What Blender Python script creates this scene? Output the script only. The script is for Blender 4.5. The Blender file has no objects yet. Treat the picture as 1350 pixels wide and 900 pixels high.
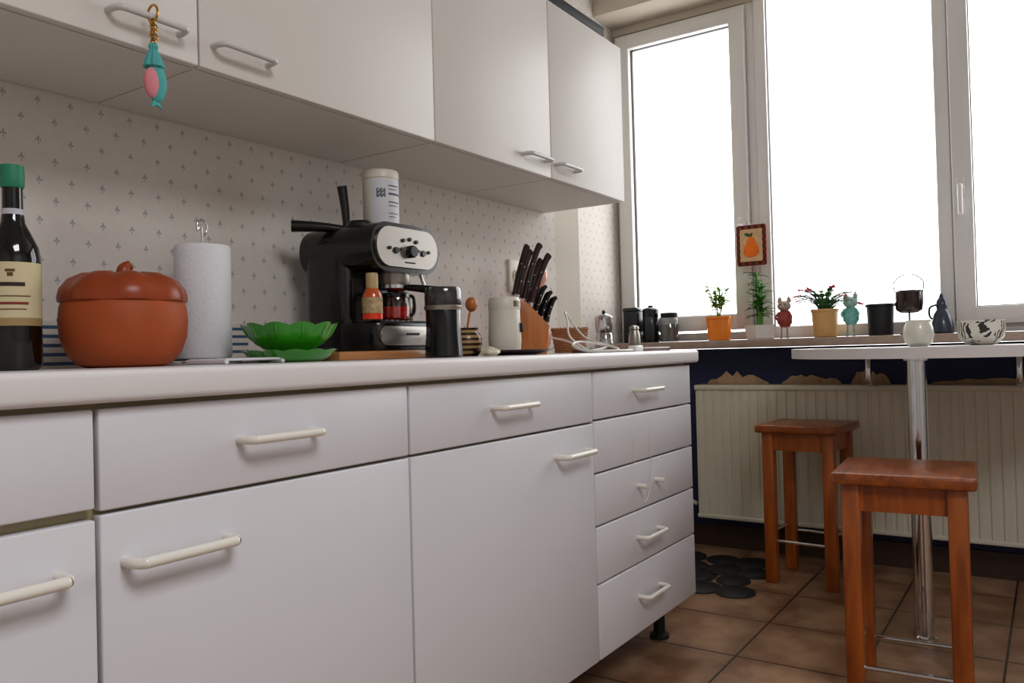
import bpy, bmesh, math, random
from mathutils import Vector, Matrix
random.seed(7)
S=bpy.context.scene
PI=math.pi

# ---------------------------------------------------------------- materials
def lin(h):
    h=h.lstrip('#'); c=[int(h[i:i+2],16)/255 for i in (0,2,4)]
    return tuple((x/12.92 if x<=0.04045 else ((x+0.055)/1.055)**2.4) for x in c)+(1,)
def base(name):
    m=bpy.data.materials.new(name); m.use_nodes=True
    nt=m.node_tree; b=nt.nodes['Principled BSDF']; return m,nt,b
def N(nt,t,**k):
    n=nt.nodes.new(t)
    for a,v in k.items(): setattr(n,a,v)
    return n
def mth(nt,op,a,b=None,c=None):
    n=nt.nodes.new('ShaderNodeMath'); n.operation=op
    for i,x in enumerate((a,b,c)):
        if x is None: continue
        if isinstance(x,(int,float)): n.inputs[i].default_value=x
        else: nt.links.new(x,n.inputs[i])
    return n.outputs[0]
def mixc(nt,f,a,b):
    n=nt.nodes.new('ShaderNodeMix'); n.data_type='RGBA'
    if isinstance(f,(int,float)): n.inputs[0].default_value=f
    else: nt.links.new(f,n.inputs[0])
    for i,x in ((6,a),(7,b)):
        if isinstance(x,tuple): n.inputs[i].default_value=x
        else: nt.links.new(x,n.inputs[i])
    return n.outputs[2]
def dark(c,f): return (c[0]*f,c[1]*f,c[2]*f,1)
def pm(name,hexc,rough=.5,metal=0,var=.08,scale=25,bump=0,coat=0,stretch=None,trans=0,emit=0):
    m,nt,b=base(name); c=lin(hexc)
    tc=N(nt,'ShaderNodeTexCoord'); no=N(nt,'ShaderNodeTexNoise'); no.inputs['Scale'].default_value=scale
    no.inputs['Detail'].default_value=4
    src=tc.outputs['Object']
    if stretch:
        mp=N(nt,'ShaderNodeMapping'); mp.inputs['Scale'].default_value=stretch
        nt.links.new(src,mp.inputs[0]); src=mp.outputs[0]
    nt.links.new(src,no.inputs['Vector'])
    out=mixc(nt,no.outputs['Fac'],dark(c,1-var),dark(c,1+var))
    nt.links.new(out,b.inputs['Base Color'])
    b.inputs['Roughness'].default_value=rough; b.inputs['Metallic'].default_value=metal
    b.inputs['Coat Weight'].default_value=coat
    b.inputs['Transmission Weight'].default_value=trans
    if bump:
        bp=N(nt,'ShaderNodeBump'); bp.inputs['Strength'].default_value=bump; bp.inputs['Distance'].default_value=.002
        nt.links.new(no.outputs['Fac'],bp.inputs['Height']); nt.links.new(bp.outputs[0],b.inputs['Normal'])
    return m
def wood(name,h1,h2,rough=.35,stretch=(30,30,3),scale=1.5,coat=.2):
    m,nt,b=base(name)
    tc=N(nt,'ShaderNodeTexCoord'); mp=N(nt,'ShaderNodeMapping'); mp.inputs['Scale'].default_value=stretch
    nt.links.new(tc.outputs['Object'],mp.inputs[0])
    no=N(nt,'ShaderNodeTexNoise'); no.inputs['Scale'].default_value=scale; no.inputs['Detail'].default_value=6
    no.inputs['Distortion'].default_value=.6
    nt.links.new(mp.outputs[0],no.inputs['Vector'])
    r=N(nt,'ShaderNodeValToRGB'); r.color_ramp.elements[0].position=.3; r.color_ramp.elements[1].position=.72
    r.color_ramp.elements[0].color=lin(h1); r.color_ramp.elements[1].color=lin(h2)
    nt.links.new(no.outputs['Fac'],r.inputs[0]); nt.links.new(r.outputs[0],b.inputs['Base Color'])
    b.inputs['Roughness'].default_value=rough; b.inputs['Coat Weight'].default_value=coat
    return m
def wallpaper():
    m,nt,b=base('wallpaper')
    g=N(nt,'ShaderNodeNewGeometry'); sp=N(nt,'ShaderNodeSeparateXYZ'); nt.links.new(g.outputs['Position'],sp.inputs[0])
    sx=mth(nt,'DIVIDE',sp.outputs['X'],.058); sz=mth(nt,'DIVIDE',sp.outputs['Z'],.036)
    row=mth(nt,'FLOOR',sz); off=mth(nt,'MULTIPLY',mth(nt,'FLOORED_MODULO',row,2),.5)
    fx=mth(nt,'MULTIPLY',mth(nt,'SUBTRACT',mth(nt,'FRACT',mth(nt,'ADD',sx,off)),.5),.058)
    fz=mth(nt,'MULTIPLY',mth(nt,'SUBTRACT',mth(nt,'FRACT',sz),.5),.036)
    def ell(cx,cz,rx,rz):
        a=mth(nt,'POWER',mth(nt,'ABSOLUTE',mth(nt,'DIVIDE',mth(nt,'SUBTRACT',fx,cx),rx)),2)
        c=mth(nt,'POWER',mth(nt,'ABSOLUTE',mth(nt,'DIVIDE',mth(nt,'SUBTRACT',fz,cz),rz)),2)
        return mth(nt,'LESS_THAN',mth(nt,'ADD',a,c),1)
    k=mth(nt,'MAXIMUM',ell(0,.003,.0019,.0048),ell(-.0036,0,.0016,.0024))
    k=mth(nt,'MAXIMUM',k,ell(.0036,0,.0016,.0024)); k=mth(nt,'MAXIMUM',k,ell(0,-.005,.0009,.0036))
    no=N(nt,'ShaderNodeTexNoise'); no.inputs['Scale'].default_value=60; nt.links.new(g.outputs['Position'],no.inputs['Vector'])
    bg=mixc(nt,no.outputs['Fac'],lin('#d3ccc4'),lin('#dfd8d0'))
    nt.links.new(mixc(nt,mth(nt,'MULTIPLY',k,.62),bg,lin('#6f7c8e')),b.inputs['Base Color'])
    b.inputs['Roughness'].default_value=.7
    bp=N(nt,'ShaderNodeBump'); bp.inputs['Strength'].default_value=.2; bp.inputs['Distance'].default_value=.001
    nt.links.new(no.outputs['Fac'],bp.inputs['Height']); nt.links.new(bp.outputs[0],b.inputs['Normal'])
    return m
def stripes(name,c1,c2,period,axis='Z',duty=.4,rough=.5,c3=None):
    m,nt,b=base(name); tc=N(nt,'ShaderNodeTexCoord'); sp=N(nt,'ShaderNodeSeparateXYZ')
    nt.links.new(tc.outputs['Object'],sp.inputs[0])
    f=mth(nt,'LESS_THAN',mth(nt,'FRACT',mth(nt,'DIVIDE',sp.outputs[axis],period)),duty)
    nt.links.new(mixc(nt,f,lin(c1),lin(c2)),b.inputs['Base Color']); b.inputs['Roughness'].default_value=rough
    return m
def tiles():
    m,nt,b=base('floor_tiles')
    g=N(nt,'ShaderNodeNewGeometry'); sp=N(nt,'ShaderNodeSeparateXYZ'); nt.links.new(g.outputs['Position'],sp.inputs[0])
    T=.333
    ux=mth(nt,'DIVIDE',mth(nt,'SUBTRACT',sp.outputs['X'],2.325),T); uy=mth(nt,'DIVIDE',mth(nt,'SUBTRACT',sp.outputs['Y'],.80),T)
    def edge(u):
        return mth(nt,'SUBTRACT',.5,mth(nt,'ABSOLUTE',mth(nt,'SUBTRACT',mth(nt,'FRACT',u),.5)))
    e=mth(nt,'MINIMUM',edge(ux),edge(uy)); grout=mth(nt,'LESS_THAN',e,.010)
    cid=N(nt,'ShaderNodeCombineXYZ'); nt.links.new(mth(nt,'FLOOR',ux),cid.inputs[0]); nt.links.new(mth(nt,'FLOOR',uy),cid.inputs[1])
    wn=N(nt,'ShaderNodeTexWhiteNoise'); nt.links.new(cid.outputs[0],wn.inputs['Vector'])
    no=N(nt,'ShaderNodeTexNoise'); no.inputs['Scale'].default_value=7; no.inputs['Detail'].default_value=5
    nt.links.new(g.outputs['Position'],no.inputs['Vector'])
    r=N(nt,'ShaderNodeValToRGB'); r.color_ramp.elements[0].position=.35; r.color_ramp.elements[1].position=.65
    r.color_ramp.elements[0].color=lin('#86634a'); r.color_ramp.elements[1].color=lin('#bb9878')
    nt.links.new(no.outputs['Fac'],r.inputs[0]); c=r.outputs[0]
    c=mixc(nt,mth(nt,'MULTIPLY',wn.outputs['Value'],.45),c,lin('#825e46'))
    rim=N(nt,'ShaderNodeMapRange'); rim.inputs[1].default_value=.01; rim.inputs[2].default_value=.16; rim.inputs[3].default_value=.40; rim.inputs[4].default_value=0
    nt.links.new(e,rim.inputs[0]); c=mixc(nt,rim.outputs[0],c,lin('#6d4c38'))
    c=mixc(nt,grout,c,lin('#3c2a20')); nt.links.new(c,b.inputs['Base Color'])
    b.inputs['Roughness'].default_value=.3
    bp=N(nt,'ShaderNodeBump'); bp.inputs['Strength'].default_value=.4; bp.inputs['Distance'].default_value=.002
    nt.links.new(mth(nt,'SUBTRACT',1,grout),bp.inputs['Height']); nt.links.new(bp.outputs[0],b.inputs['Normal'])
    return m
def glassm(name,tint='#ffffff',refl=.08):
    m=bpy.data.materials.new(name); m.use_nodes=True; nt=m.node_tree; nt.nodes.clear()
    o=N(nt,'ShaderNodeOutputMaterial'); t=N(nt,'ShaderNodeBsdfTransparent'); g=N(nt,'ShaderNodeBsdfGlossy')
    t.inputs[0].default_value=lin(tint); g.inputs['Roughness'].default_value=.03
    mx=N(nt,'ShaderNodeMixShader'); mx.inputs[0].default_value=refl
    nt.links.new(t.outputs[0],mx.inputs[1]); nt.links.new(g.outputs[0],mx.inputs[2]); nt.links.new(mx.outputs[0],o.inputs[0])
    return m

M_wp=wallpaper(); M_tile=tiles()
M_white=pm('white_laminate','#dedee2',.38,var=.02,scale=8)
M_upper=pm('white_laminate_upper','#dedad4',.4,var=.02,scale=8)
M_carc=pm('cream_carcass','#b5a884',.5,var=.05)
M_top=pm('countertop_white','#e2dfde',.3,var=.02,scale=60)
M_handle=pm('handle_cream','#ebe7dc',.25,var=.02,coat=.4)
M_handleg=pm('handle_grey','#cfcdcc',.25,var=.02,coat=.4)
M_black=pm('black_plastic','#08080a',.22,var=.1,coat=.3)
M_blackm=pm('black_matte','#0e0e0f',.6,var=.1)
M_silver=pm('brushed_silver','#a8a39c',.35,metal=.85,var=.06,stretch=(2,2,200),scale=6)
M_chrome=pm('chrome','#d8d8d8',.1,metal=1,var=.02)
M_pvc=pm('pvc_frame','#e0dedc',.35,var=.02)
M_gasket=pm('gasket','#3a3836',.6)
M_sill=pm('marble_sill','#a08c7e',.3,var=.25,scale=30)
M_paint=pm('beige_paint','#c8bfb0',.8,var=.04,bump=.3,scale=90)
M_room=pm('room_paint','#cfcdca',.8,var=.03)
M_plain=pm('plain_wall','#cdc6b8',.7,var=.05,bump=.2,scale=90)
M_navy=pm('navy_paint','#1f2b56',.6,var=.15,bump=.2)
M_rad=pm('radiator_enamel','#d4cfbe',.4,var=.03)
M_stool=wood('stool_wood','#7c3a0c','#b4601c',stretch=(25,25,2.5))
M_stooltop=wood('stool_seat_wood','#74360e','#ac5c1e',stretch=(3,28,28))
M_terra=pm('terracotta','#aa4e1c',.6,var=.15,bump=.15,scale=30)
M_terral=pm('terracotta_lid','#98421a',.35,var=.15,scale=14)
M_paper=pm('paper_towel_paper','#e8e8ec',.9,var=.03,bump=.6,scale=160)
M_greenb=pm('green_ceramic','#3c9a22',.18,var=.12,coat=.6,scale=18)
M_green=pm('leaf_green','#4f8a2c',.5,var=.3,scale=30)
M_green2=pm('leaf_dark_green','#2f6030',.5,var=.3,scale=30)
M_oran=pm('orange_ceramic','#f48a10',.3,var=.06,coat=.5)
M_soil=pm('soil','#2b1c12',.95,var=.4,scale=80,bump=.5)
M_cream=pm('cream_plastic','#ddd8ca',.35,var=.03)
M_board=wood('board_wood','#9a6438','#c08a58',stretch=(3,30,30))
M_block=wood('knife_block_wood','#b06428','#cf8440',stretch=(25,25,3))
M_dkwood=wood('dark_handle_wood','#1e0c08','#44201a',stretch=(20,20,4))
M_red=pm('red_glaze','#d01810',.2,var=.1,coat=.5)
M_teal=pm('teal_cloth','#4fa8a6',.7,var=.15,scale=60)
M_pink=pm('pink_fabric','#d88890',.7,var=.2,scale=60)
M_gold=pm('gold','#c79a4e',.25,metal=.9)
M_glass=glassm('clear_glass','#eef2f2',.12)
M_wglass=glassm('window_glass','#ffffff',.04)
M_bottle=pm('bottle_glass','#0a0c08',.08,var=.05,coat=.5)
M_bglass=pm('brown_glass','#24100c',.08,var=.1,coat=.5)

# ---------------------------------------------------------------- geometry helpers
def empty(name,loc=(0,0,0),rz=0):
    e=bpy.data.objects.new(name,None); e.location=loc; e.rotation_euler=(0,0,rz); e.empty_display_size=.05
    S.collection.objects.link(e); return e
def finish(name,bm,mat,parent=None,smooth=False,angle=40):
    bmesh.ops.recalc_face_normals(bm,faces=bm.faces[:])
    me=bpy.data.meshes.new(name); 
    if smooth:
        for f in bm.faces: f.smooth=True
        for e in bm.edges:
            if len(e.link_faces)==2 and e.calc_face_angle(0)>math.radians(angle): e.smooth=False
    bm.to_mesh(me); bm.free()
    ms=mat if isinstance(mat,(list,tuple)) else [mat]
    for x in ms: me.materials.append(x)
    o=bpy.data.objects.new(name,me); S.collection.objects.link(o)
    if parent: o.parent=parent
    return o
def addbox(bm,a,b,bev=0,seg=2,mi=0):
    r=bmesh.ops.create_cube(bm,size=1)
    vs=r['verts']
    for v in vs:
        v.co=Vector([ (a[i]+b[i])/2+v.co[i]*(b[i]-a[i]) for i in range(3)])
    fs=set(f for v in vs for f in v.link_faces)
    for f in fs: f.material_index=mi
    if bev:
        es=list(set(e for v in vs for e in v.link_edges))
        bmesh.ops.bevel(bm,geom=es,offset=bev,segments=seg,profile=.5,affect='EDGES')
def box(name,a,b,mat,parent=None,bev=0,seg=2):
    bm=bmesh.new(); addbox(bm,a,b,bev,seg)
    return finish(name,bm,mat,parent,smooth=bev>0,angle=50)
def lathe(name,prof,mat,parent=None,loc=(0,0,0),seg=48,mod=None,rng=(0,2*PI),axis=None,angle=35,sc=None):
    bm=bmesh.new(); full=abs(rng[1]-rng[0]-2*PI)<1e-6
    n=seg if full else seg+1; rings=[]
    for i,(r,z) in enumerate(prof):
        if r<1e-6: rings.append([bm.verts.new((0,0,z))]); continue
        R=[]
        for j in range(n):
            t=rng[0]+(rng[1]-rng[0])*j/seg
            rr,zz=(r,z) if mod is None else mod(t,i,r,z)
            R.append(bm.verts.new((rr*math.cos(t),rr*math.sin(t),zz)))
        rings.append(R)
    for a,b in zip(rings,rings[1:]):
        for j in range(seg):
            k=(j+1)%n
            if len(a)==1 and len(b)==1: continue
            if len(a)==1: bm.faces.new((a[0],b[j],b[k]))
            elif len(b)==1: bm.faces.new((a[j],a[k],b[0]))
            else: bm.faces.new((a[j],a[k],b[k],b[j]))
    if sc:
        for v in bm.verts: v.co=Vector((v.co.x*sc[0],v.co.y*sc[1],v.co.z*sc[2]))
    if axis is not None:
        q=Vector((0,0,1)).rotation_difference(Vector(axis).normalized())
        for v in bm.verts: v.co=q@v.co
    for v in bm.verts: v.co+=Vector(loc)
    return finish(name,bm,mat,parent,smooth=True,angle=angle)
def catmull(P,n=6):
    P=[Vector(p) for p in P]; out=[]
    for i in range(len(P)-1):
        p0=P[max(i-1,0)];p1=P[i];p2=P[i+1];p3=P[min(i+2,len(P)-1)]
        for k in range(n):
            t=k/n
            out.append(.5*((2*p1)+(p2-p0)*t+(2*p0-5*p1+4*p2-p3)*t*t+(3*p1-p0-3*p2+p3)*t**3))
    out.append(P[-1]); return out
def addtube(bm,pts,r,seg=10,smooth=True,mi=0,n=6):
    P=catmull(pts,n) if smooth and len(pts)>2 else [Vector(p) for p in pts]
    L=len(P); rad=r if callable(r) else (lambda t:r)
    t0=(P[1]-P[0]).normalized(); u=t0.orthogonal().normalized(); prev=t0; rings=[]
    for i,p in enumerate(P):
        t=(P[min(i+1,L-1)]-P[max(i-1,0)]).normalized()
        u=(prev.rotation_difference(t)@u); u=(u-t*u.dot(t)).normalized(); w=t.cross(u); prev=t
        rr=rad(i/(L-1))
        rings.append([bm.verts.new(p+rr*(u*math.cos(2*PI*j/seg)+w*math.sin(2*PI*j/seg))) for j in range(seg)])
    for a,b in zip(rings,rings[1:]):
        for j in range(seg):
            f=bm.faces.new((a[j],a[(j+1)%seg],b[(j+1)%seg],b[j])); f.material_index=mi
    for R in (rings[0],rings[-1]):
        f=bm.faces.new(R); f.material_index=mi
def tube(name,pts,r,mat,parent=None,seg=10,smooth=True,n=6):
    bm=bmesh.new(); addtube(bm,pts,r,seg,smooth,n=n)
    return finish(name,bm,mat,parent,smooth=True,angle=50)
def ball(name,c,r,mat,parent=None,sc=(1,1,1),seg=20,ico=False):
    bm=bmesh.new(); bmesh.ops.create_uvsphere(bm,u_segments=seg,v_segments=seg//2+2,radius=r)
    for v in bm.verts: v.co=Vector((v.co.x*sc[0]+c[0],v.co.y*sc[1]+c[1],v.co.z*sc[2]+c[2]))
    return finish(name,bm,mat,parent,smooth=True,angle=180)
def prism(name,outl,lo,hi,axis,mat,parent=None,bev=0,seg=2):
    ids={'X':(1,2,0),'Y':(0,2,1),'Z':(0,1,2)}[axis]
    bm=bmesh.new()
    def mk(p,h):
        c=[0,0,0]; c[ids[0]]=p[0]; c[ids[1]]=p[1]; c[ids[2]]=h; return bm.verts.new(c)
    A=[mk(p,lo) for p in outl]; B=[mk(p,hi) for p in outl]
    fa=bm.faces.new(A); fb=bm.faces.new(B)
    for i in range(len(outl)):
        j=(i+1)%len(outl); bm.faces.new((A[i],A[j],B[j],B[i]))
    if bev: bmesh.ops.bevel(bm,geom=list(set(fa.edges)|set(fb.edges)),offset=bev,segments=seg,profile=.5,affect='EDGES')
    return finish(name,bm,mat,parent,smooth=True,angle=35)
def rrect(x0,y0,x1,y1,r,n=8):
    o=[]
    for cx,cy,a in ((x1-r,y0+r,-PI/2),(x1-r,y1-r,0),(x0+r,y1-r,PI/2),(x0+r,y0+r,PI)):
        for i in range(n+1):
            t=a+PI/2*i/n; o.append((cx+r*math.cos(t),cy+r*math.sin(t)))
    return o
def addleaf(bm,b,d,L,W,up=Vector((0,0,1)),droop=.2,mi=0):
    b=Vector(b); d=Vector(d).normalized(); s=d.cross(up)
    if s.length<.01: s=Vector((1,0,0))
    s.normalize(); nrm=s.cross(d)
    rows=[(0,.08),(.3,.9),(.6,1),(.85,.6),(1,0)]
    prev=None
    for t,w in rows:
        c=b+d*L*t-Vector((0,0,1))*droop*L*t*t
        if w==0: cur=[bm.verts.new(c)]
        else: cur=[bm.verts.new(c-s*W*w/2+nrm*W*.12),bm.verts.new(c),bm.verts.new(c+s*W*w/2+nrm*W*.12)]
        if prev:
            if len(cur)==3:
                for k in range(2):
                    f=bm.faces.new((prev[k],prev[k+1],cur[k+1],cur[k])); f.material_index=mi
            else:
                for k in range(2):
                    f=bm.faces.new((prev[k],prev[k+1],cur[0])); f.material_index=mi
        prev=cur

# ---------------------------------------------------------------- room
CW=1.50      # counter wall
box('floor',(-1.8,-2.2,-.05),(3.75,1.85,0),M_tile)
box('ceiling',(-1.8,-2.2,2.62),(3.75,1.85,2.7),M_room)
w=empty('wall_left')
box('wallpapered_face',(-1.8,CW,0),(2.53,1.85,2.62),M_wp,w)
box('pillar_face',(2.53,CW,0),(2.71,1.85,2.62),M_plain,w)
box('niche_face',(2.71,1.75,0),(3.75,1.85,2.62),M_wp,w)
box('wall_back',(-1.9,-2.2,0),(-1.8,1.85,2.62),M_room)
box('wall_right',(-1.8,-2.3,0),(3.75,-2.2,2.62),M_room)
w=empty('wall_front')
WX=3.58
box('below_window',(WX,-2.2,0),(3.75,1.75,.90),M_navy,w)
box('right_of_window',(WX,-2.2,.9),(3.75,-.75,2.62),M_paint,w)
box('above_casement',(3.56,1.065,2.44),(3.75,1.75,2.62),M_paint,w)
box('above_window',(3.56,-.75,2.56),(3.75,1.065,2.62),M_paint,w)
box('trim_1',(3.36,-2.2,2.475),(3.555,1.75,2.615),M_paint,None,bev=.004)
box('baseboard_front',(3.565,-2.2,0),(3.58,1.75,.10),pm('skirting','#3e2c24',.4),None)
box('window_sill',(3.36,-.9,.902),(3.60,1.745,.937),M_sill,None,bev=.004)
box('trim_2',(.2,1.488,.902),(1.16,1.5,.988),stripes('striped_border','#cfcabf','#3d567c',.0165,duty=.38),None)

def frame(name,par,y0,y1,z0,z1,wd,x0,x1,mat):
    bm=bmesh.new()
    addbox(bm,(x0,y0,z0),(x1,y0+wd,z1),.004); addbox(bm,(x0,y1-wd,z0),(x1,y1,z1),.004)
    addbox(bm,(x0,y0+wd-.004,z0),(x1,y1-wd+.004,z0+wd),.004); addbox(bm,(x0,y0+wd-.004,z1-wd),(x1,y1-wd+.004,z1),.004)
    return finish(name,bm,mat,par,smooth=True,angle=50)
def whandle(par,y,z,x):
    box('handle_plate',(x-.008,y-.014,z-.035),(x,y+.014,z+.035),M_pvc,par,bev=.003)
    tube('handle_lever',[(x-.005,y,z),(x-.035,y,z),(x-.042,y,z-.015),(x-.045,y,z-.11)],.009,M_pvc,par)
w1=empty('window_1')
frame('fixed_frame',w1,1.062,1.748,.94,2.44,.035,3.565,3.66,M_pvc)
frame('sash',w1,1.098,1.728,.985,2.425,.068,3.535,3.60,M_pvc)
frame('gasket',w1,1.163,1.663,1.05,2.362,.007,3.565,3.59,M_gasket)
box('glass',(3.585,1.168,1.055),(3.59,1.658,2.357),M_wglass,w1)
whandle(w1,1.128,1.44,3.535)
w2=empty('window_2')
frame('fixed_frame',w2,.31,1.062,.94,2.56,.05,3.56,3.66,M_pvc)
frame('gasket',w2,.355,1.017,.985,2.515,.007,3.575,3.60,M_gasket)
box('glass',(3.60,.36,.99),(3.605,1.012,2.51),M_wglass,w2)
w3=empty('window_3')
frame('fixed_frame',w3,-.75,.31,.94,2.56,.035,3.565,3.66,M_pvc)
frame('sash',w3,-.72,.305,.97,2.53,.068,3.535,3.60,M_pvc)
frame('gasket',w3,-.655,.241,1.035,2.468,.007,3.565,3.59,M_gasket)
box('glass',(3.585,-.65,1.04),(3.59,.236,2.463),M_wglass,w3)
whandle(w3,.276,1.50,3.535)

# radiator
rad=empty('radiator',(3.45,0,0))
prof=[]; y=-.9; 
while y<1.34:
    prof+=[(y,0.0),(y+.024,0.0),(y+.028,.004),(y+.036,.004)]; y+=.040
bm=bmesh.new(); A=[];B=[]
for (yy,xx) in prof:
    A.append(bm.verts.new((xx,yy,.165))); B.append(bm.verts.new((xx,yy,.72)))
for i in range(len(prof)-1): bm.faces.new((A[i],A[i+1],B[i+1],B[i]))
finish('ribbed_panel',bm,M_rad,rad)
box('bottom_edge',(-.004,-.9,.15),(.09,1.34,.168),M_rad,rad,bev=.004)
box('top_edge',(-.006,-.9,.718),(.09,1.34,.742),M_rad,rad,bev=.005)
box('back_panel',(.05,-.9,.16),(.09,1.34,.73),M_rad,rad)
tube('valve_pipe',[(.05,1.36,.2),(.05,1.42,.2),(.05,1.42,.0)],.009,M_rad,rad)
bm=bmesh.new()
for y0,y1,hm in ((1.04,1.32,.065),(.74,.98,.05),(.55,.70,.07),(-.1,.4,.02)):
    k=13; top=[]; bot=[]
    for i in range(k):
        yy=y0+(y1-y0)*i/(k-1)
        top.append(bm.verts.new((3.570-.02*random.random(),yy,.745+hm*random.uniform(.3,.9)*(math.sin(PI*i/(k-1))**.5)+.002)))
        bot.append(bm.verts.new((3.578,yy,.70)))
    for i in range(k-1): bm.faces.new((bot[i],bot[i+1],top[i+1],top[i]))
finish('torn_wallpaper',bm,pm('torn_paper','#d0b08c',.9,var=.2),None)

# ---------------------------------------------------------------- base cabinets
FY=.955
bc=empty('base_cabinet')
box('carcass',(-.8,FY+.02,.137),(2.425,CW-.002,.862),M_carc,bc)
def front(x0,x1,z0,z1,nm): box(nm,(x0+.003,FY,z0+.0025),(x1-.003,FY+.018,z1-.0025),M_white,bc,bev=.0025)
def dhandle(par,x0,x1,y,z,mat,r=.0062,so=.032,tag='handle'):
    tube(tag,[(x0,y+.001,z),(x0,y-so*.6,z),(x0+.006,y-so*.95,z),(x0+.02,y-so,z),(x1-.02,y-so,z),(x1-.006,y-so*.95,z),(x1,y-so*.6,z),(x1,y+.001,z)],r,mat,par,seg=12)
xs=[-.1,.522,1.086,1.776,2.427]
front(xs[0],xs[1],.733,.857,'drawer_front'); front(xs[0],xs[1],.135,.725,'door')
front(xs[1],xs[2],.729,.857,'drawer_front'); front(xs[1],xs[2],.135,.729,'door')
front(xs[2],xs[3],.729,.857,'drawer_front'); front(xs[2],xs[3],.135,.729,'door')
zs=[.857,.733,.600,.468,.324,.135]
for a,b in zip(zs,zs[1:]): front(xs[3],xs[4],b,a,'drawer_front')
front(-.8,-.1,.135,.857,'door')
dhandle(bc,.725,.858,FY,.797,M_handle); dhandle(bc,1.34,1.475,FY,.797,M_handle)
dhandle(bc,.555,.70,FY,.665,M_handle,.007); dhandle(bc,.33,.475,FY,.665,M_handle,.007)
dhandle(bc,1.59,1.73,FY,.665,M_handle,.007)
dhandle(bc,2.01,2.145,FY,.797,M_handle); dhandle(bc,2.01,2.145,FY,.396,M_handle); dhandle(bc,2.01,2.145,FY,.235,M_handle)
for x in (2.02,2.14): tube('handle_post',[(x,FY+.001,.535),(x,FY-.028,.535)],.0065,M_handle,bc,smooth=False)
tube('pale_line',[(2.0,FY-.003,.68),(2.0,FY-.003,.60)],.0009,M_handle,bc)  # thin pale lines over the drawer fronts
tube('pale_line',[(2.10,FY-.003,.68),(2.105,FY-.004,.58),(2.08,FY-.004,.50),(2.05,FY-.004,.485)],.0010,M_handle,bc)
for x in (.55,1.1,1.75,2.36):
    for yy in (FY+.1,1.42):
        lathe('leg',[(0,0),(.03,0),(.03,.012),(.018,.02),(.018,.10),(.028,.11),(.028,.137),(0,.137)],M_blackm,bc,loc=(x,yy,0),seg=24)
ct=box('countertop',(-.8,FY-.02,.862),(2.458,CW,.902),M_top,None,bev=.009,seg=4)

# upper cabinets
UY=1.18; UZ=1.405; UT=1.925
uc=empty('wall_cabinet')
box('carcass',(-.3,UY+.019,UZ),(2.46,CW-.002,UT),M_upper,uc)
ux=[-.3,.23,.833,1.458,1.983,2.46]
for a,b in zip(ux,ux[1:]): box('door',(a+.0018,UY,UZ+.001),(b-.0018,UY+.018,UT-.001),M_upper,uc,bev=.002)
for x in ux[1:-1]: box('underside_seam',(x-.001,UY+.02,UZ-.0006),(x+.001,CW-.004,UZ+.001),M_carc,uc)
for a,b in ((.675,.795),(.86,.975),(1.83,1.945),(2.0,2.115)): dhandle(uc,a,b,UY,1.447,M_handleg,.0055,.03)
tr=empty('serving_tray',(2.12,1.32,UT))
box('tray_base',(-.24,-.13,0),(.24,.13,.012),M_blackm,tr,bev=.003)
for a,b in (((-.24,-.13,.01),(.24,-.12,.04)),((-.24,.12,.01),(.24,.13,.04)),((-.24,-.12,.01),(-.23,.12,.04)),((.23,-.12,.01),(.24,.12,.04))): box('tray_rim',a,b,M_blackm,tr,bev=.002)

# keychain
kc=empty('keychain',(.728,1.146,1.455))
def ring(nm,c,r,tr_,mat,par,ax='Y'):
    pts=[]
    for i in range(17):
        t=2*PI*i/16; a,b=r*math.cos(t),r*math.sin(t)
        pts.append((c[0]+(a if ax=='Y' else 0),c[1]+(a if ax=='X' else 0),c[2]+b))
    tube(nm,pts,tr_,mat,par,seg=6,smooth=False)
ring('clasp_ring',(0,0,-.004),.013,.0020,M_gold,kc,'X')
for i in range(5): ring('chain_link',(.002*(i%2),0,-.018-.0075*i),.0058,.0016,M_gold,kc,'Y' if i%2 else 'X')
lathe('tassel',[(0,-.050),(.005,-.051),(.007,-.057),(.0055,-.061),(.010,-.072),(.015,-.088),(.012,-.090),(0,-.088)],M_teal,kc,seg=20,mod=lambda t,i,r,z:(r*(1+.12*math.cos(9*t)),z))
ball('fish_charm',(.002,-.004,-.113),.024,M_teal,kc,(.68,.4,1.3))
ball('fish_charm_belly',(-.007,-.006,-.115),.019,M_pink,kc,(.7,.45,1.25))
prism('fish_tail',[(-.004,-.140),(.004,-.140),(.009,-.152),(0,-.148),(-.009,-.152)],-.006,-.002,'Y',M_teal,kc)

# ---------------------------------------------------------------- counter objects
CZ=.902
b=empty('wine_bottle',(.605,1.335,CZ))
lathe('glass_body',[(0,.006),(.03,0),(.036,.003),(.0375,.01),(.0375,.17),(.035,.19),(.026,.21),(.017,.228),(.0145,.25),(.0140,.285),(.0155,.287),(.0155,.297),(0,.297)],M_bottle,b)
lathe('front_label',[(.0379,.080),(.0379,.165)],pm('label_paper','#d8cca4',.7,var=.06),b,seg=24,rng=(math.radians(-190),math.radians(-40)))
for z,h,a0,a1,cc in ((.150,.004,-132,-112,'#6a4a2a'),(.143,.006,-128,-116,'#6a4a2a'),(.128,.006,-152,-92,'#3a2a20'),(.112,.002,-165,-80,'#7a5a3a'),(.100,.004,-158,-85,'#8a3a2a'),(.092,.002,-150,-90,'#7a5a3a'),(.068,.012,-190,-40,'#a89060')):
    lathe('label_print',[(.0382,z),(.0382,z+h)],pm('print',cc,.7),b,seg=16,rng=(math.radians(a0),math.radians(a1)))
lathe('neck_label',[(.0158,.236),(.0150,.25)],pm('neck_paper','#c8c8d0',.7),b)
lathe('bottle_cap',[(.0150,.283),(.0168,.286),(.0172,.300),(.0165,.318),(0,.319)],pm('green_cap','#2d8a68',.5),b)
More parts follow.
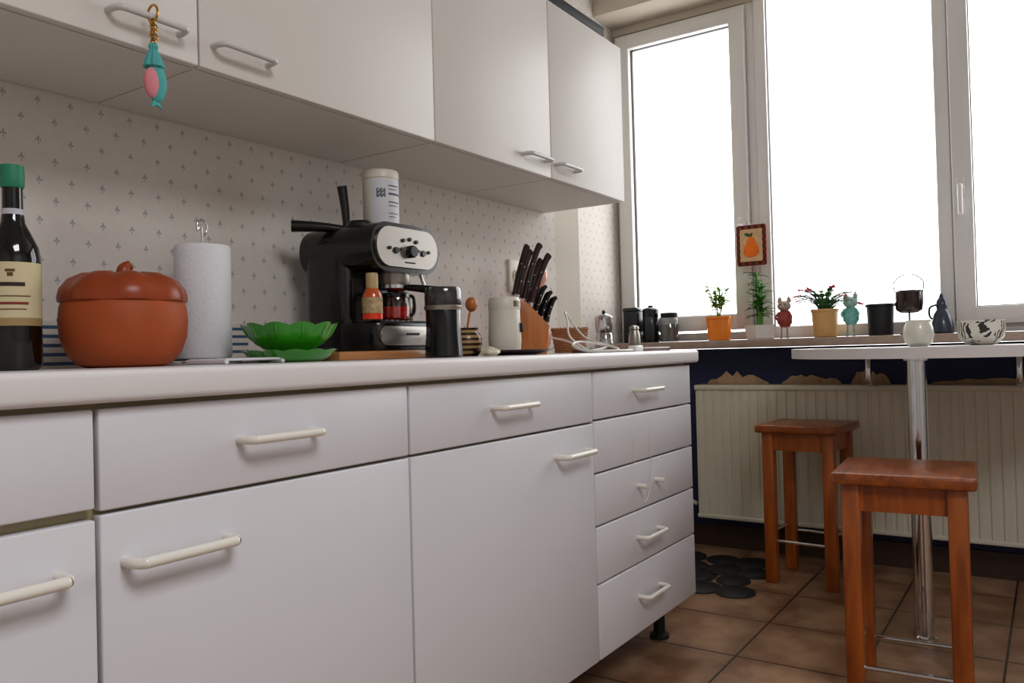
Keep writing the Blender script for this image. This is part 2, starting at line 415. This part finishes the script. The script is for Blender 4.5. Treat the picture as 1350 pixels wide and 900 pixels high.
# terracotta pot
b=empty('terracotta_pot',(.757,1.29,CZ))
K=.94
def kk(P): return [(r*K,z) for r,z in P]
lathe('pot_body',kk([(0,0),(.062,0),(.078,.006),(.094,.026),(.103,.050),(.1055,.078),(.103,.100),(.100,.108),(0,.108)]),M_terra,b,seg=64)
def lob(t,i,r,z): return (r*(1-.035*abs(math.cos(4*t))**3*(1 if r>.02 else 0)),z-.004*abs(math.cos(4*t))**3*(1 if .03<r<.095 else .3))
lathe('pot_lid',kk([(.098,.106),(.1055,.109),(.1065,.116),(.103,.130),(.090,.146),(.068,.156),(.04,.159),(.018,.154),(0,.150)]),M_terral,b,seg=96,mod=lob)
tube('lid_stem',[(0,0,.150),(0,0,.162),(.004,0,.168),(.011,-.002,.172)],lambda t:.013-.005*t,M_terral,b)
# paper towel
b=empty('paper_towel_holder',(.965,1.37,CZ))
lathe('paper_roll',[(.019,.012),(.049,.012),(.0515,.016),(.0525,.224),(.050,.230),(.019,.230),(.019,.012)],M_paper,b,seg=56)
tube('center_rod',[(0,0,.0),(0,0,.250),(-.010,0,.260),(-.010,0,.273),(0,0,.282),(.010,0,.273),(.010,0,.260),(0,0,.248)],.0022,M_chrome,b)
tube('base_ring',[(.072*math.cos(2*PI*i/24),.072*math.sin(2*PI*i/24),.004) for i in range(25)],.004,M_chrome,b,smooth=False)
box('base_bar',(-.072,-.006,.001),(.072,.006,.008),M_chrome,b,bev=.002); box('base_bar',(-.006,-.072,.001),(.006,.072,.008),M_chrome,b,bev=.002)
b=empty('metal_trivet',(.92,1.215,CZ))
for k in range(5): tube('wire',[(-.06,-.05+.025*k,.008),(.06,-.05+.025*k,.008)],.0025,M_white,b,smooth=False)
for x in (-.06,.06): tube('wire_frame',[(x,-.055,.005),(x,.055,.005)],.0045,M_white,b,smooth=False)
# green bowls
def leafrim(t,i,r,z):
    w=abs(math.sin(5.5*t)); return (r*(1+.08*w*(z>.026)+.02*w*(z>.008)),z+.006*w*(z>.026))
b=empty('green_bowl',(1.035,1.205,CZ+.022))
lathe('bowl_shell',[(0,.004),(.035,.003),(.04,0),(.045,.003),(.062,.013),(.073,.026),(.080,.042),(.083,.046),(.077,.044),(.066,.027),(.05,.014),(0,.010)],M_greenb,b,seg=132,mod=leafrim)
for k in range(11):
    a=PI*(k+.5)/5.5; tube('leaf_vein',[(.046*math.cos(a),.046*math.sin(a),.0035),(.0755*math.cos(a),.0755*math.sin(a),.027),(.0885*math.cos(a),.0885*math.sin(a),.050)],.0016,M_greenb,b)
b=empty('green_dish',(1.035,1.205,CZ))
def leafrim2(t,i,r,z):
    w=abs(math.sin(6.5*t)); return (r*(1+.05*w*(z>.010)),z+.003*w*(z>.018))
lathe('dish_shell',[(0,.003),(.045,.0),(.055,.0),(.072,.008),(.083,.019),(.086,.021),(.080,.021),(.066,.013),(.045,.009),(0,.008)],M_greenb,b,seg=130,mod=leafrim2)
lathe('stack_foot',[(.030,.008),(.036,.016),(.034,.0225),(0,.0225)],M_greenb,b)
# board + espresso machine
box('cutting_board',(1.13,1.17,CZ),(1.50,1.46,CZ+.018),M_board,None,bev=.003)
EX=1.268
e=empty('espresso_machine',(EX,1.205,CZ+.018))
prism('base',rrect(0,-.005,.215,.22,.03),0,.062,'Z',M_black,e,bev=.004)
prism('base_front_plate',rrect(.010,.012,.208,.054,.018),-.009,-.003,'Y',M_silver,e,bev=.002)
box('plate_print',(.09,-.0095,.034),(.135,-.0088,.039),M_blackm,e)
prism('drip_tray',rrect(.02,.005,.195,.10,.02),.060,.067,'Z',M_blackm,e,bev=.001)
for k in range(9): box('tray_slot',(.03+.018*k,.012,.0665),(.036+.018*k,.09,.0685),M_silver,e)
prism('rear_body',rrect(-.004,.085,.215,.225,.035),.0,.255,'Z',M_black,e,bev=.008,seg=3)
prism('head',rrect(-.006,.175,.222,.284,.050,12),.0,.225,'Y',M_black,e,bev=.014,seg=4)
prism('control_panel',rrect(.006,.186,.210,.274,.042,12),-.006,.001,'Y',M_silver,e,bev=.003)
lathe('dial',[(0,.016),(.012,.016),(.014,.012),(.014,0),(0,0)],M_black,e,loc=(.112,-.005,.222),axis=(0,-1,0),seg=28)
for x,z,r in ((.045,.226,.004),(.066,.222,.0075),(.084,.226,.004),(.140,.226,.004),(.158,.222,.0075),(.178,.226,.004),(.09,.246,.0045),(.112,.250,.0045),(.134,.246,.0045)):
    lathe('button',[(0,.004),(r*.9,.004),(r,0),(0,0)],M_black,e,loc=(x,-.006,z),axis=(0,-1,0),seg=16)
box('panel_print',(.095,-.0068,.196),(.130,-.0059,.199),M_blackm,e)
lathe('brew_group',[(0,.150),(.034,.150),(.036,.155),(.036,.178),(0,.178)],M_silver,e,loc=(.115,.045,0))
lathe('portafilter_ring',[(0,.135),(.020,.136),(.033,.142),(.033,.152),(0,.152)],M_chrome,e,loc=(.115,.045,0))
tube('portafilter_handle',[(.115,.015,.144),(.13,-.03,.138),(.14,-.06,.132)],lambda t:.007+.004*t,M_black,e)
tube('steam_lever',[(.05,.11,.276),(0,.16,.284),(-.045,.205,.286)],lambda t:.008+.006*t,M_black,e)
tube('steam_wand',[(.20,.04,.18),(.208,.03,.14),(.210,.025,.09)],.004,M_chrome,e)
lathe('water_tank_knob',[(0,0),(.03,0),(.03,.010),(.025,.016),(0,.018)],M_black,e,loc=(.055,.09,.279))
tube('spare_filter_handle',[(.072,.150,.28),(.070,.152,.33),(.064,.155,.385)],lambda t:.008+.004*t,M_black,e)
b=empty('glass_carafe',(EX+.12,1.252,CZ+.018+.0685))
lathe('carafe_glass',[(.0,.001),(.028,.001),(.033,.006),(.034,.03),(.030,.05),(.028,.058),(.031,.062)],M_glass,b)
lathe('carafe_band',[(.0285,.052),(.0315,.054),(.0315,.062),(.0285,.064)],M_black,b)
lathe('red_drink',[(0,.003),(.026,.003),(.031,.008),(.032,.032),(0,.032)],M_red,b)
tube('carafe_handle',[(.03,-.005,.06),(.048,-.012,.055),(.048,-.012,.02),(.033,-.005,.012)],.004,M_black,b)
b=empty('coffee_tin',(EX+.135,1.305,CZ+.018+.284))
lathe('tin_body',[(0,0),(.041,0),(.042,.003),(.042,.118),(.0435,.119),(.0435,.134),(.041,.138),(0,.138)],M_cream,b)
lathe('tin_label',[(.0423,.006),(.0423,.116)],pm('tin_label','#d8d8dc',.5),b,rng=(math.radians(-170),math.radians(-30)),seg=30)
M_prt=pm('tin_print_dark','#5a6478',.6)
for z,a0,a1,h in ((.098,-112,-70,.003),(.090,-112,-76,.002),(.06,-112,-64,.003),(.052,-112,-75,.002),(.078,-112,-60,.005),(.034,-112,-70,.002),(.026,-112,-85,.002)):
    lathe('tin_print',[(.0426,z),(.0426,z+h)],M_prt,b,seg=12,rng=(math.radians(a0),math.radians(a1)))
for r_ in range(7):
    for c_ in range(7):
        if (r_*3+c_*5+r_*c_)%3!=1:
            a0=-150+4*c_; lathe('code_mark',[(.0426,.072+.0030*r_),(.0426,.0748+.0030*r_)],M_prt,b,seg=2,rng=(math.radians(a0),math.radians(a0+3.8)))
b=empty('sauce_bottle',(1.286,1.228,CZ+.018+.0685))
lathe('bottle_body',[(0,0),(.020,0),(.022,.003),(.022,.052),(.016,.064),(.012,.070),(0,.070)],pm('orange_glass','#c8581c',.2,var=.2,coat=.5),b)
lathe('bottle_label',[(.0223,.014),(.0223,.048)],pm('sauce_label','#b8a078',.6,var=.7,scale=120),b)
lathe('bottle_base_red',[(.0224,.001),(.0224,.012)],pm('bright_red','#e83818',.2,coat=.4),b)  # plain bright red band around the bottle's foot
lathe('bottle_cap',[(.013,.066),(.0135,.072),(.0135,.098),(.012,.102),(0,.102)],pm('cap_gold','#b8a070',.4),b)
b=empty('spice_jar',(1.435,1.27,CZ+.018+.0685))
lathe('jar_body',[(0,0),(.019,0),(.021,.003),(.021,.05),(.017,.056),(0,.056)],pm('spice_glass','#8a6a48',.2,var=.4,scale=90,coat=.5),b)
lathe('jar_cap',[(.018,.055),(.019,.058),(.019,.070),(0,.071)],M_cream,b)
# coffee grinder (black)
b=empty('coffee_grinder',(1.386,1.112,CZ))
lathe('motor_body',[(0,0),(.038,0),(.042,.004),(.041,.02),(.038,.06),(.039,.105),(.036,.112),(0,.112)],M_black,b)
lathe('clear_lid',[(.0375,.108),(.0405,.113),(.0405,.148),(.037,.154),(0,.156)],pm('smoked_lid','#3c3a38',.12,coat=.6),b)
lathe('steel_ring',[(.0395,.104),(.0415,.107),(.0415,.113),(.0395,.115)],M_silver,b)
# sugar pot
b=empty('ceramic_jar',(1.73,1.31,CZ))
lathe('jar_body',[(0,0),(.028,0),(.034,.005),(.042,.032),(.040,.054),(.030,.068),(.033,.076),(.028,.076),(.026,.064),(0,.058)],stripes('jar_glaze','#b89a6a','#3f2412',.014,duty=.5,rough=.25),b)
tube('honey_dipper_stick',[(0,0,.055),(.008,-.005,.11),(.014,-.008,.125)],.003,M_block,b)
ball('honey_dipper',(.015,-.008,.140),.017,M_block,b,(1,1,1.2))
b=empty('wooden_spoon_jar',(1.80,1.40,CZ)); 
lathe('spoon_jar',[(0,0),(.025,0),(.028,.04),(.026,.07),(0,.07)],pm('amber_jar','#7a4418',.2,var=.2,coat=.4),b)
tube('spoon_stick',[(0,0,.06),(-.005,0,.13)],.004,M_block,b,smooth=False)
ball('spoon_head',(-.006,0,.145),.02,M_block,b,(1,.4,1.2))
b=empty('sugar_jar',(1.60,1.27,CZ))
lathe('jar_body',[(0,0),(.026,0),(.029,.004),(.029,.055),(.024,.064),(0,.064)],pm('sugar_glass','#cfc4ac',.15,var=.25,scale=70,coat=.6),b)
lathe('jar_lid',[(.0265,.062),(.0275,.066),(.0275,.078),(.025,.081),(0,.081)],M_dkwood,b)
b=empty('pepper_jar',(1.56,1.38,CZ))
lathe('jar_body',[(0,0),(.022,0),(.024,.004),(.024,.065),(.018,.074),(0,.074)],pm('pepper_glass','#4a2c1c',.2,var=.5,scale=120,coat=.6),b)
lathe('jar_lid',[(.019,.072),(.0205,.075),(.0205,.093),(0,.095)],M_cream,b)
# cream grinder
b=empty('electric_grinder',(1.76,1.205,CZ+.010))
lathe('grinder_body',[(0,0),(.036,0),(.042,.004),(.044,.03),(.042,.09),(.0415,.112),(0,.112)],M_cream,b)
lathe('grinder_lid',[(.0415,.110),(.043,.114),(.042,.136),(.038,.143),(0,.145)],M_cream,b)
lathe('lid_window',[(.0432,.117),(.0428,.133)],pm('lid_brown','#6a5a4a',.3),b,rng=(math.radians(-110),math.radians(-20)),seg=20)
box('switch',(.01,-.047,.05),(.02,-.040,.075),M_blackm,b,bev=.002)
b=empty('dark_plate',(1.79,1.2,CZ))
lathe('plate_shell',[(0,.002),(.06,0),(.07,.002),(.105,.012),(.108,.014),(.10,.013),(.07,.008),(0,.008)],pm('plate_brown','#3a1a16',.3,coat=.3),b,seg=56)
b=empty('garlic_bulb',(1.585,1.13,CZ))
lathe('bulb',[(0,0),(.014,.001),(.024,.008),(.023,.014),(.010,.020),(.003,.023),(0,.024)],pm('garlic_skin','#ddd8c0',.5),b,seg=40,mod=lambda t,i,r,z:(r*(1+.06*math.cos(7*t)),z))
# knife block
b=empty('knife_block',(2.05,1.32,CZ),rz=math.radians(-48))
prism('block',[(-.055,0),(.05,0),(.06,.085),(.0,.150),(-.035,.175),(-.05,.16)],-.045,.045,'Y',M_block,b,bev=.003)
def knife(x,y,z,L,r,mat,dx=0):
    dd=Vector((.26+dx,0,.96)).normalized(); p=Vector((x,y,z))
    tube('bolster',[p-dd*.015,p+dd*.014],r*.9,M_chrome,b,smooth=False)
    tube('knife_handle',[p+dd*.012,p+dd*(L*.5),p+dd*(L*.9)+Vector((.006,0,0)),p+dd*L+Vector((.012,0,-.002))],lambda t:r*(1-.18*math.sin(PI*t))*(1 if t<.93 else .7),mat,b,seg=10)
    for q in (.35,.65): ball('rivet',tuple(p+dd*L*q+Vector((0,-r*.86,0))),.0025,M_chrome,b,seg=8)
for x,y,z,L,dx in ((-.034,.02,.168,.17,-.06),(-.032,-.02,.168,.15,-.02),(-.012,.0,.157,.185,0),(.0,.028,.148,.15,.03),(.008,-.025,.143,.165,.05)): knife(x,y,z,L,.0115,M_dkwood,dx)
for i,x in enumerate((.022,.038,.052)):
    for y in (-.03,-.01,.01,.03): knife(x,y,.128-.017*i-.01,.09,.0068,M_black)
# socket
b=empty('wall_socket',(2.255,CW,1.165))
box('plate',(-.04,-.010,-.055),(.04,0,.055),M_cream,b,bev=.003)
lathe('socket_well',[(0,.002),(.017,.002),(.019,.006),(.022,.006),(.022,0)],M_cream,b,loc=(0,-.009,0),axis=(0,-1,0),seg=28)
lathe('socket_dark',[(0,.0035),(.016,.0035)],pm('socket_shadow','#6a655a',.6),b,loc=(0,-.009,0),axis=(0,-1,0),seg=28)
M_cord=pm('white_cord','#e8e6e0',.4)
b=empty('charging_cable')
tube('cable',[(2.255,1.485,1.15),(2.26,1.47,1.08),(2.29,1.45,.98),(2.26,1.30,.94),(2.16,1.20,.915),(2.05,1.12,.912),(1.98,1.06,.907),(2.05,1.02,.907),(2.13,1.08,.920),(2.08,1.15,.935),(1.99,1.13,.925),(1.94,1.06,.909),(1.99,1.00,.907),(2.08,.99,.907),(2.15,1.03,.907)],.0036,M_cord,b)
tube('cable_loop',[(2.14,1.16,.907),(2.10,1.20,.95),(2.12,1.22,1.0),(2.16,1.25,1.03),(2.20,1.25,1.0),(2.23,1.22,.95),(2.14,1.10,.92),(2.02,1.10,.907)],.0030,M_cord,b)
box('plug_adapter',(2.10,.985,CZ),(2.15,1.012,CZ+.018),M_cord,b,bev=.004)
b=empty('pink_vase',(2.205,1.385,CZ))
lathe('vase_body',[(0,0),(.03,0),(.044,.03),(.047,.06),(.037,.10),(.022,.15),(.020,.19),(.024,.215),(.038,.238),(.040,.265),(.028,.285),(0,.29)],pm('pink_glaze','#dc9c8c',.3,coat=.3),b)
# basket
b=empty('wicker_basket',(2.385,1.365,CZ))
M_wick=pm('wicker','#a8764c',.7,var=.35,scale=60,bump=.6)
bm=bmesh.new()
for i in range(11):
    z=.005+i*.0075; r=.048+.012*i/10
    addtube(bm,[((r+.002*math.cos(12*2*PI*j/48+PI*i))*math.cos(2*PI*j/48),(r+.002*math.cos(12*2*PI*j/48+PI*i))*math.sin(2*PI*j/48),z) for j in range(49)],.004,6,False)
for j in range(24):
    t=2*PI*j/24; addtube(bm,[(.048*math.cos(t),.048*math.sin(t),.001),(.061*math.cos(t),.061*math.sin(t),.086)],.0025,6,False)
finish('woven_wall',bm,M_wick,b,smooth=True)
lathe('basket_bottom',[(0,.001),(.048,.001),(.048,.008),(0,.008)],M_wick,b)
# moka pot on board
box('serving_board',(2.19,1.02,CZ),(2.43,1.25,CZ+.012),wood('dark_board','#4a261a','#6e3c28',stretch=(3,30,30)),None,bev=.003)
b=empty('moka_pot',(2.33,1.205,CZ+.012),math.radians(40))
fac=lambda t,i,r,z:(r*(1-.045*abs(math.sin(4*t))),z)
lathe('boiler',[(0,0),(.030,0),(.031,.004),(.026,.045),(.023,.05)],M_chrome,b,seg=64,mod=fac)
lathe('upper_chamber',[(.023,.05),(.026,.056),(.031,.100),(.029,.103),(.012,.112),(0,.114)],M_chrome,b,seg=64,mod=fac)
ball('lid_knob',(0,0,.118),.006,M_black,b)
tube('handle',[(.028,-.01,.094),(.05,-.02,.094),(.054,-.022,.08),(.050,-.02,.045)],.006,M_black,b)
b=empty('salt_shaker',(2.355,1.11,CZ+.012))
lathe('shaker_body',[(0,0),(.020,0),(.021,.003),(.018,.04),(.014,.055),(.016,.06),(.014,.068),(0,.072)],M_silver,b)
# sill items left
SZ=.937
b=empty('storage_tin',(3.46,1.63,SZ))
box('tin_box',(-.045,-.035,0),(.045,.035,.15),pm('dark_tin','#15181f',.35,var=.6,scale=40),b,bev=.006)
box('tin_lid',(-.047,-.037,.145),(.047,.037,.165),M_black,b,bev=.006)
b=empty('tea_caddy',(3.46,1.545,SZ))
lathe('caddy_body',[(0,0),(.036,0),(.037,.002),(.037,.125),(.034,.13),(0,.13)],pm('dark_caddy','#12141a',.3,coat=.4),b)
lathe('caddy_lid',[(.0375,.118),(.0375,.152),(.030,.160),(.012,.164),(.012,.172),(0,.174)],M_black,b)
b=empty('glass_jar',(3.46,1.455,SZ))
lathe('jar_glass',[(0,.001),(.04,.001),(.044,.006),(.044,.10),(.036,.115)],M_glass,b)
lathe('jar_contents',[(0,.004),(.04,.004),(.042,.08),(0,.085)],pm('coffee_beans','#5a524c',.7,var=.5,scale=120),b)
lathe('jar_lid',[(.038,.112),(.039,.13),(.036,.134),(0,.134)],M_blackm,b)

# ---------------------------------------------------------------- plants on sill
def pot(par,r0,r1,h,mat,rim=.004):
    lathe('pot',[(0,0),(r0,0),(r0+.003,.003),(r1,h-.012),(r1+rim,h-.010),(r1+rim,h),(r1-.003,h),(r1-.006,h-.01),(0,h-.012)],mat,par)
    lathe('soil',[(0,h-.009),(r1-.005,h-.011)],M_soil,par)
b=empty('potted_plant',(3.445,1.215,SZ)); pot(b,.045,.056,.105,M_oran)
bm=bmesh.new()
for k in range(10):
    a=2*PI*k/10; hh=.18+.065*random.random(); rr=.045 if k%2 else .02; tip=Vector((rr*math.cos(a),rr*math.sin(a),hh))
    addtube(bm,[(0,0,.09),tip*.7+Vector((0,0,.03)),tip],.002,6)
    for j in range(16):
        t=random.random()*2*PI; q=random.uniform(.45,1); p=Vector((tip.x*q,tip.y*q,.09+(hh-.09)*q))
        addleaf(bm,p,(.8*math.cos(t),math.sin(t),random.uniform(-.1,.9)),random.uniform(.025,.042),.016,droop=.3)
finish('foliage',bm,pm('light_leaf','#86ac40',.5,var=.3,scale=40),b,smooth=True,angle=180)
b=empty('lucky_bamboo',(3.445,1.035,SZ))
lathe('square_pot',[(0,0),(.055,0),(.06,.003),(.068,.060),(.062,.060),(.055,.03),(0,.03)],M_pvc,b,seg=4); 
bm=bmesh.new()
for k,(x,y,h) in enumerate(((0,0,.25),(.012,.014,.29),(-.01,-.012,.22))):
    addtube(bm,[(x,y,.02),(x,y,h)],.005,8,False,mi=1)
    for j in range(22):
        t=random.random()*2*PI; addleaf(bm,(x,y,random.uniform(.09,h)),(.7*math.cos(t),math.sin(t),random.uniform(.1,1.1)),random.uniform(.05,.075),.022,droop=.35,mi=j%2)
finish('foliage',bm,[M_green2,M_green],b,smooth=True,angle=180)
b=empty('christmas_cactus',(3.455,.772,SZ)); pot(b,.042,.052,.115,pm('beige_pot','#d0a468',.4,var=.15))
bm=bmesh.new()
for k in range(32):
    a=2*PI*k/32+random.random()*.3; p=Vector((.02*math.cos(a),.02*math.sin(a),.105)); el=random.uniform(.8,2.8)
    dirv=Vector((math.cos(a)*.45,math.sin(a)*.9,el)).normalized()
    for s in range(4):
        addleaf(bm,p,dirv,.036,.022,droop=.1); p=p+dirv*.029; dirv=(dirv+Vector((.04*math.cos(a),.13*math.sin(a),-.36))).normalized()
    if k%2==0:
        for ring_ in range(2):
            for q in range(6):
                t=2*PI*q/6+ring_*.5; addleaf(bm,p+dirv*.012*ring_,(dirv.x+.6*math.cos(t),dirv.y+.7*math.sin(t),dirv.z+.3),.024,.013,mi=1)
finish('foliage_and_flowers',bm,[M_green2,pm('cactus_flower','#e0485c',.5,var=.2)],b,smooth=True,angle=180)
b=empty('black_plant_pot',(3.47,.565,SZ)); pot(b,.042,.050,.125,M_blackm)
def figurine(name,loc,mat,mat2):
    b=empty(name,loc)
    lathe('body',[(0,.045),(.018,.047),(.030,.065),(.030,.085),(.020,.112),(.012,.12),(0,.122)],mat,b,seg=28)
    ball('head',(-.004,0,.134),.026,mat2,b,(1,1.05,.85)); ball('snout',(-.027,0,.128),.011,mat2,b)
    for s in (-1,1):
        lathe('ear',[(0,0),(.010,.0),(.008,.016),(0,.030)],mat2,b,loc=(0,s*.018,.148),seg=12)
        tube('leg',[(-.008,s*.011,.05),(-.012,s*.012,.025),(-.008,s*.012,.004)],.0035,mat2,b)
        ball('foot',(-.014,s*.013,.006),.009,mat2,b,(1.5,.9,.65)); ball('eye',(-.026,s*.009,.140),.0028,M_black,b)
        tube('arm',[(-.008,s*.02,.108),(-.018,s*.031,.088),(-.022,s*.02,.075)],.005,mat,b)
    tube('tail',[(.02,0,.06),(.028,0,.05),(.030,0,.07)],.003,mat2,b)
figurine('mouse_figurine',(3.405,.920,SZ),pm('red_dress','#9a4038',.5,var=.4,scale=80),pm('fig_brown','#a89484',.6,var=.3))
figurine('cat_figurine',(3.395,.660,SZ),pm('teal_dress','#6aaaa2',.5,var=.4,scale=80),pm('fig_grey','#8aa89c',.6,var=.3))
b=empty('oil_burner',(3.43,.455,SZ))
lathe('base_disc',[(0,0),(.034,0),(.034,.004),(0,.006)],M_black,b)
tube('wire_stem',[(0,0,.004),(0,0,.085)],.0035,M_black,b,smooth=False)
lathe('dark_cup',[(0,.082),(.03,.084),(.046,.094),(.050,.12),(.050,.165),(.046,.170),(.044,.165),(.045,.12),(0,.10)],M_bglass,b)
for s in (-1,1): tube('wire_loop',[(0,s*.048,.16),(0,s*.052,.20),(0,s*.03,.225),(0,s*.012,.232)],.002,M_black,b)
b=empty('blue_pottery_jug',(3.44,.345,SZ))
lathe('jug',[(0,0),(.036,0),(.041,.006),(.040,.035),(.028,.075),(.018,.092),(.020,.105),(.018,.125),(.010,.135),(.006,.15),(0,.155)],pm('slate_glaze','#2e3848',.3,coat=.3,var=.3),b)
tube('jug_handle',[(0,.018,.11),(0,.040,.10),(0,.042,.07),(0,.032,.055)],.004,M_blackm,b)

# pot holder
b=empty('pot_holder',(3.475,1.07,1.345))
def chk():
    m,nt,bb=base('cloth_border'); tc=N(nt,'ShaderNodeTexCoord'); ch=N(nt,'ShaderNodeTexChecker'); ch.inputs['Scale'].default_value=70
    ch.inputs[1].default_value=lin('#8c3524'); ch.inputs[2].default_value=lin('#3a241c'); nt.links.new(tc.outputs['Object'],ch.inputs['Vector'])
    nt.links.new(ch.outputs[0],bb.inputs['Base Color']); bb.inputs['Roughness'].default_value=.9; return m
prism('cloth',rrect(-.064,-.088,.064,.088,.008),-.006,.006,'X',chk(),b,bev=.002)
prism('cream_panel',rrect(-.048,-.070,.048,.070,.004),-.009,-.005,'X',pm('cloth_cream','#d8b48c',.9,var=.25,scale=60),b)
lathe('pear',[(0,-.050),(.02,-.047),(.034,-.030),(.033,-.010),(.020,.014),(.013,.032),(.005,.04),(0,.041)],pm('pear_orange','#f07810',.7,var=.15),b,loc=(-.009,0,-.002),seg=24,sc=(.25,1,1))
tube('pear_stem',[(-.011,0,.038),(-.011,-.006,.052)],.003,M_dkwood,b,smooth=False)
addl=bmesh.new(); addleaf(addl,(-.012,0,.040),(0,1,.4),.03,.014,up=Vector((-1,0,0)),droop=0); finish('pear_leaf',addl,M_green2,b)
tube('hanging_loop',[(0,.004,.086),(.004,.030,.12),(.012,.056,.105),(.010,.050,.13),(.004,-.004,.086)],.002,M_cream,b)

# ---------------------------------------------------------------- table
tb=empty('bar_table',(3.1,.30,0))
out=[]
for i in range(41):
    t=PI/2+PI*i/40; out.append((.5*math.cos(t),.5*math.sin(t)))
out+=[(.46,-.5),(.46,.5)]
prism('table_top',out,.860,.893,'Z',M_top,tb,bev=.006,seg=3)
lathe('pole',[(0,.0),(.036,.0),(.036,.008),(.0285,.012),(.0285,.850),(.040,.852),(.040,.86),(0,.86)],M_chrome,tb,loc=(-.35,.05,0))
for y in (-.2,.3):
    tube('wall_bracket',[(.28,y,.855),(.28,y,.76),(.34,y,.745)],.012,M_chrome,tb)
b=empty('zebra_bowl',(2.92,.185,.893))
def zebra():
    m,nt,bb=base('zebra_glaze'); tc=N(nt,'ShaderNodeTexCoord'); wv=N(nt,'ShaderNodeTexWave'); wv.inputs['Scale'].default_value=38; wv.inputs['Distortion'].default_value=6; wv.inputs['Detail'].default_value=1
    nt.links.new(tc.outputs['Object'],wv.inputs['Vector']); f=mth(nt,'LESS_THAN',wv.outputs['Fac'],.5)
    no=N(nt,'ShaderNodeTexNoise'); no.inputs['Scale'].default_value=24; nt.links.new(tc.outputs['Object'],no.inputs['Vector'])
    f=mth(nt,'MULTIPLY',f,mth(nt,'GREATER_THAN',no.outputs['Fac'],.49))
    nt.links.new(mixc(nt,f,lin('#dcd8cc'),lin('#2a2622')),bb.inputs['Base Color']); bb.inputs['Roughness'].default_value=.3; return m
lathe('bowl_shell',[(0,.002),(.028,0),(.046,.006),(.062,.024),(.067,.046),(.066,.070),(.070,.078),(.066,.078),(.062,.068),(.062,.046),(.05,.018),(0,.010)],zebra(),b)
b=empty('round_vase',(2.90,.36,.893))
lathe('vase_body',[(0,.001),(.025,0),(.040,.012),(.046,.036),(.043,.062),(.036,.080),(.038,.086),(.034,.085),(.033,.07),(.038,.04),(0,.01)],pm('vase_glaze','#d4d2c4',.3,var=.3,scale=22,coat=.3),b)

# ---------------------------------------------------------------- stools
def stool(loc,rz,w,d,h,rodz,g=.0):
    s=empty('bar_stool',loc,rz)
    prism('seat',rrect(-d/2,-w/2,d/2,w/2,.012,4),h-.030,h,'Z',M_stooltop,s,bev=.007,seg=3)
    i=.022; lg=.042
    for sx in (-1,1):
        for sy in (-1,1):
            x=sx*(d/2-i-lg/2); y=sy*(w/2-i-lg/2)
            box('leg',(x-lg/2,y-lg/2,0),(x+lg/2,y+lg/2,h-.029),M_stool,s,bev=.003)
    a=d/2-i-lg; c=w/2-i-lg
    for sx in (-1,1):
        x=sx*(d/2-i-lg/2); box('apron',(x-.010,-c-.002,h-.098),(x+.010,c+.002,h-.029),M_stool,s)
        tube('foot_rail',[(x,-c-.01,rodz),(x,c+.01,rodz)],.006,M_chrome,s,smooth=False)
    for sy in (-1,1):
        y=sy*(w/2-i-lg/2); box('apron',(-a-.002,y-.010,h-.098),(a+.002,y+.010,h-.029),M_stool,s)
        tube('foot_rail',[(-a-.01,y,rodz+.03),(a+.01,y,rodz+.03)],.006,M_chrome,s,smooth=False)
stool((2.325,.33,0),math.radians(4),.325,.33,.582,.085)
stool((3.23,.80,0),math.radians(-4),.31,.31,.606,.16)

# pebble mat
b=empty('pebble_mat',(3.16,1.22,0))
M_mat=pm('mat_charcoal','#18181c',.5,var=.2,bump=.3)
pts=[]
for i in range(4):
    for j in range(4):
        pts.append((-.24+.142*i+.0*(j%2)+random.uniform(-.015,.015),-.21+.135*j+.05*(i%2)+random.uniform(-.015,.015),random.uniform(.066,.080)))
for n_,p in enumerate(pts):
    if p[0]+p[2]>.27: p=(.27-p[2],p[1],p[2])
    lathe('pebble',[(0,0),(p[2],0),(p[2],.004+.0004*(n_%4)),(p[2]-.006,.008+.0004*(n_%4)),(0,.009+.0004*(n_%4))],M_mat,b,loc=(p[0],p[1],0),seg=28)

# ---------------------------------------------------------------- light
wd=bpy.data.worlds.new('overcast_sky'); S.world=wd; wd.use_nodes=True
bg=wd.node_tree.nodes['Background']; bg.inputs[0].default_value=(.97,.985,1,1); bg.inputs[1].default_value=3.6
def area(name,loc,rot,sx,sy,power,col=(1,1,1),portal=False):
    l=bpy.data.lights.new(name,'AREA'); l.shape='RECTANGLE'; l.size=sx; l.size_y=sy; l.energy=power; l.color=col
    if portal: l.cycles.is_portal=True
    o=bpy.data.objects.new(name,l); o.location=loc; o.rotation_euler=rot; S.collection.objects.link(o); return o
area('window_portal',(3.70,.5,1.75),(0,math.radians(90),0),1.7,2.6,1,portal=True)
area('ceiling_fill',(.2,-1.0,2.58),(0,0,0),1.0,1.0,38,(.97,.97,1))  # added soft fill under the unseen ceiling, no lamp fixture stands there

# ---------------------------------------------------------------- camera
cam=bpy.data.cameras.new('camera'); co=bpy.data.objects.new('camera',cam); S.collection.objects.link(co)
cam.sensor_width=36; cam.lens=36*1060/1350; cam.clip_start=.02
yaw=math.radians(33.9); pit=math.radians(.757); rol=math.radians(1.52)
F=Vector((math.cos(yaw),math.sin(yaw),0)); R=Vector((math.sin(yaw),-math.cos(yaw),0)); U=Vector((0,0,1))
Fp=F*math.cos(pit)+U*math.sin(pit); Up=U*math.cos(pit)-F*math.sin(pit)
R2=R*math.cos(rol)-Up*math.sin(rol); U2=Up*math.cos(rol)+R*math.sin(rol)
m=Matrix((R2,U2,-Fp)).transposed().to_4x4(); m.translation=Vector((0,0,.91)); co.matrix_world=m
S.camera=co
S.view_settings.view_transform='Standard'
S.view_settings.exposure=.25
S.view_settings.gamma=.92
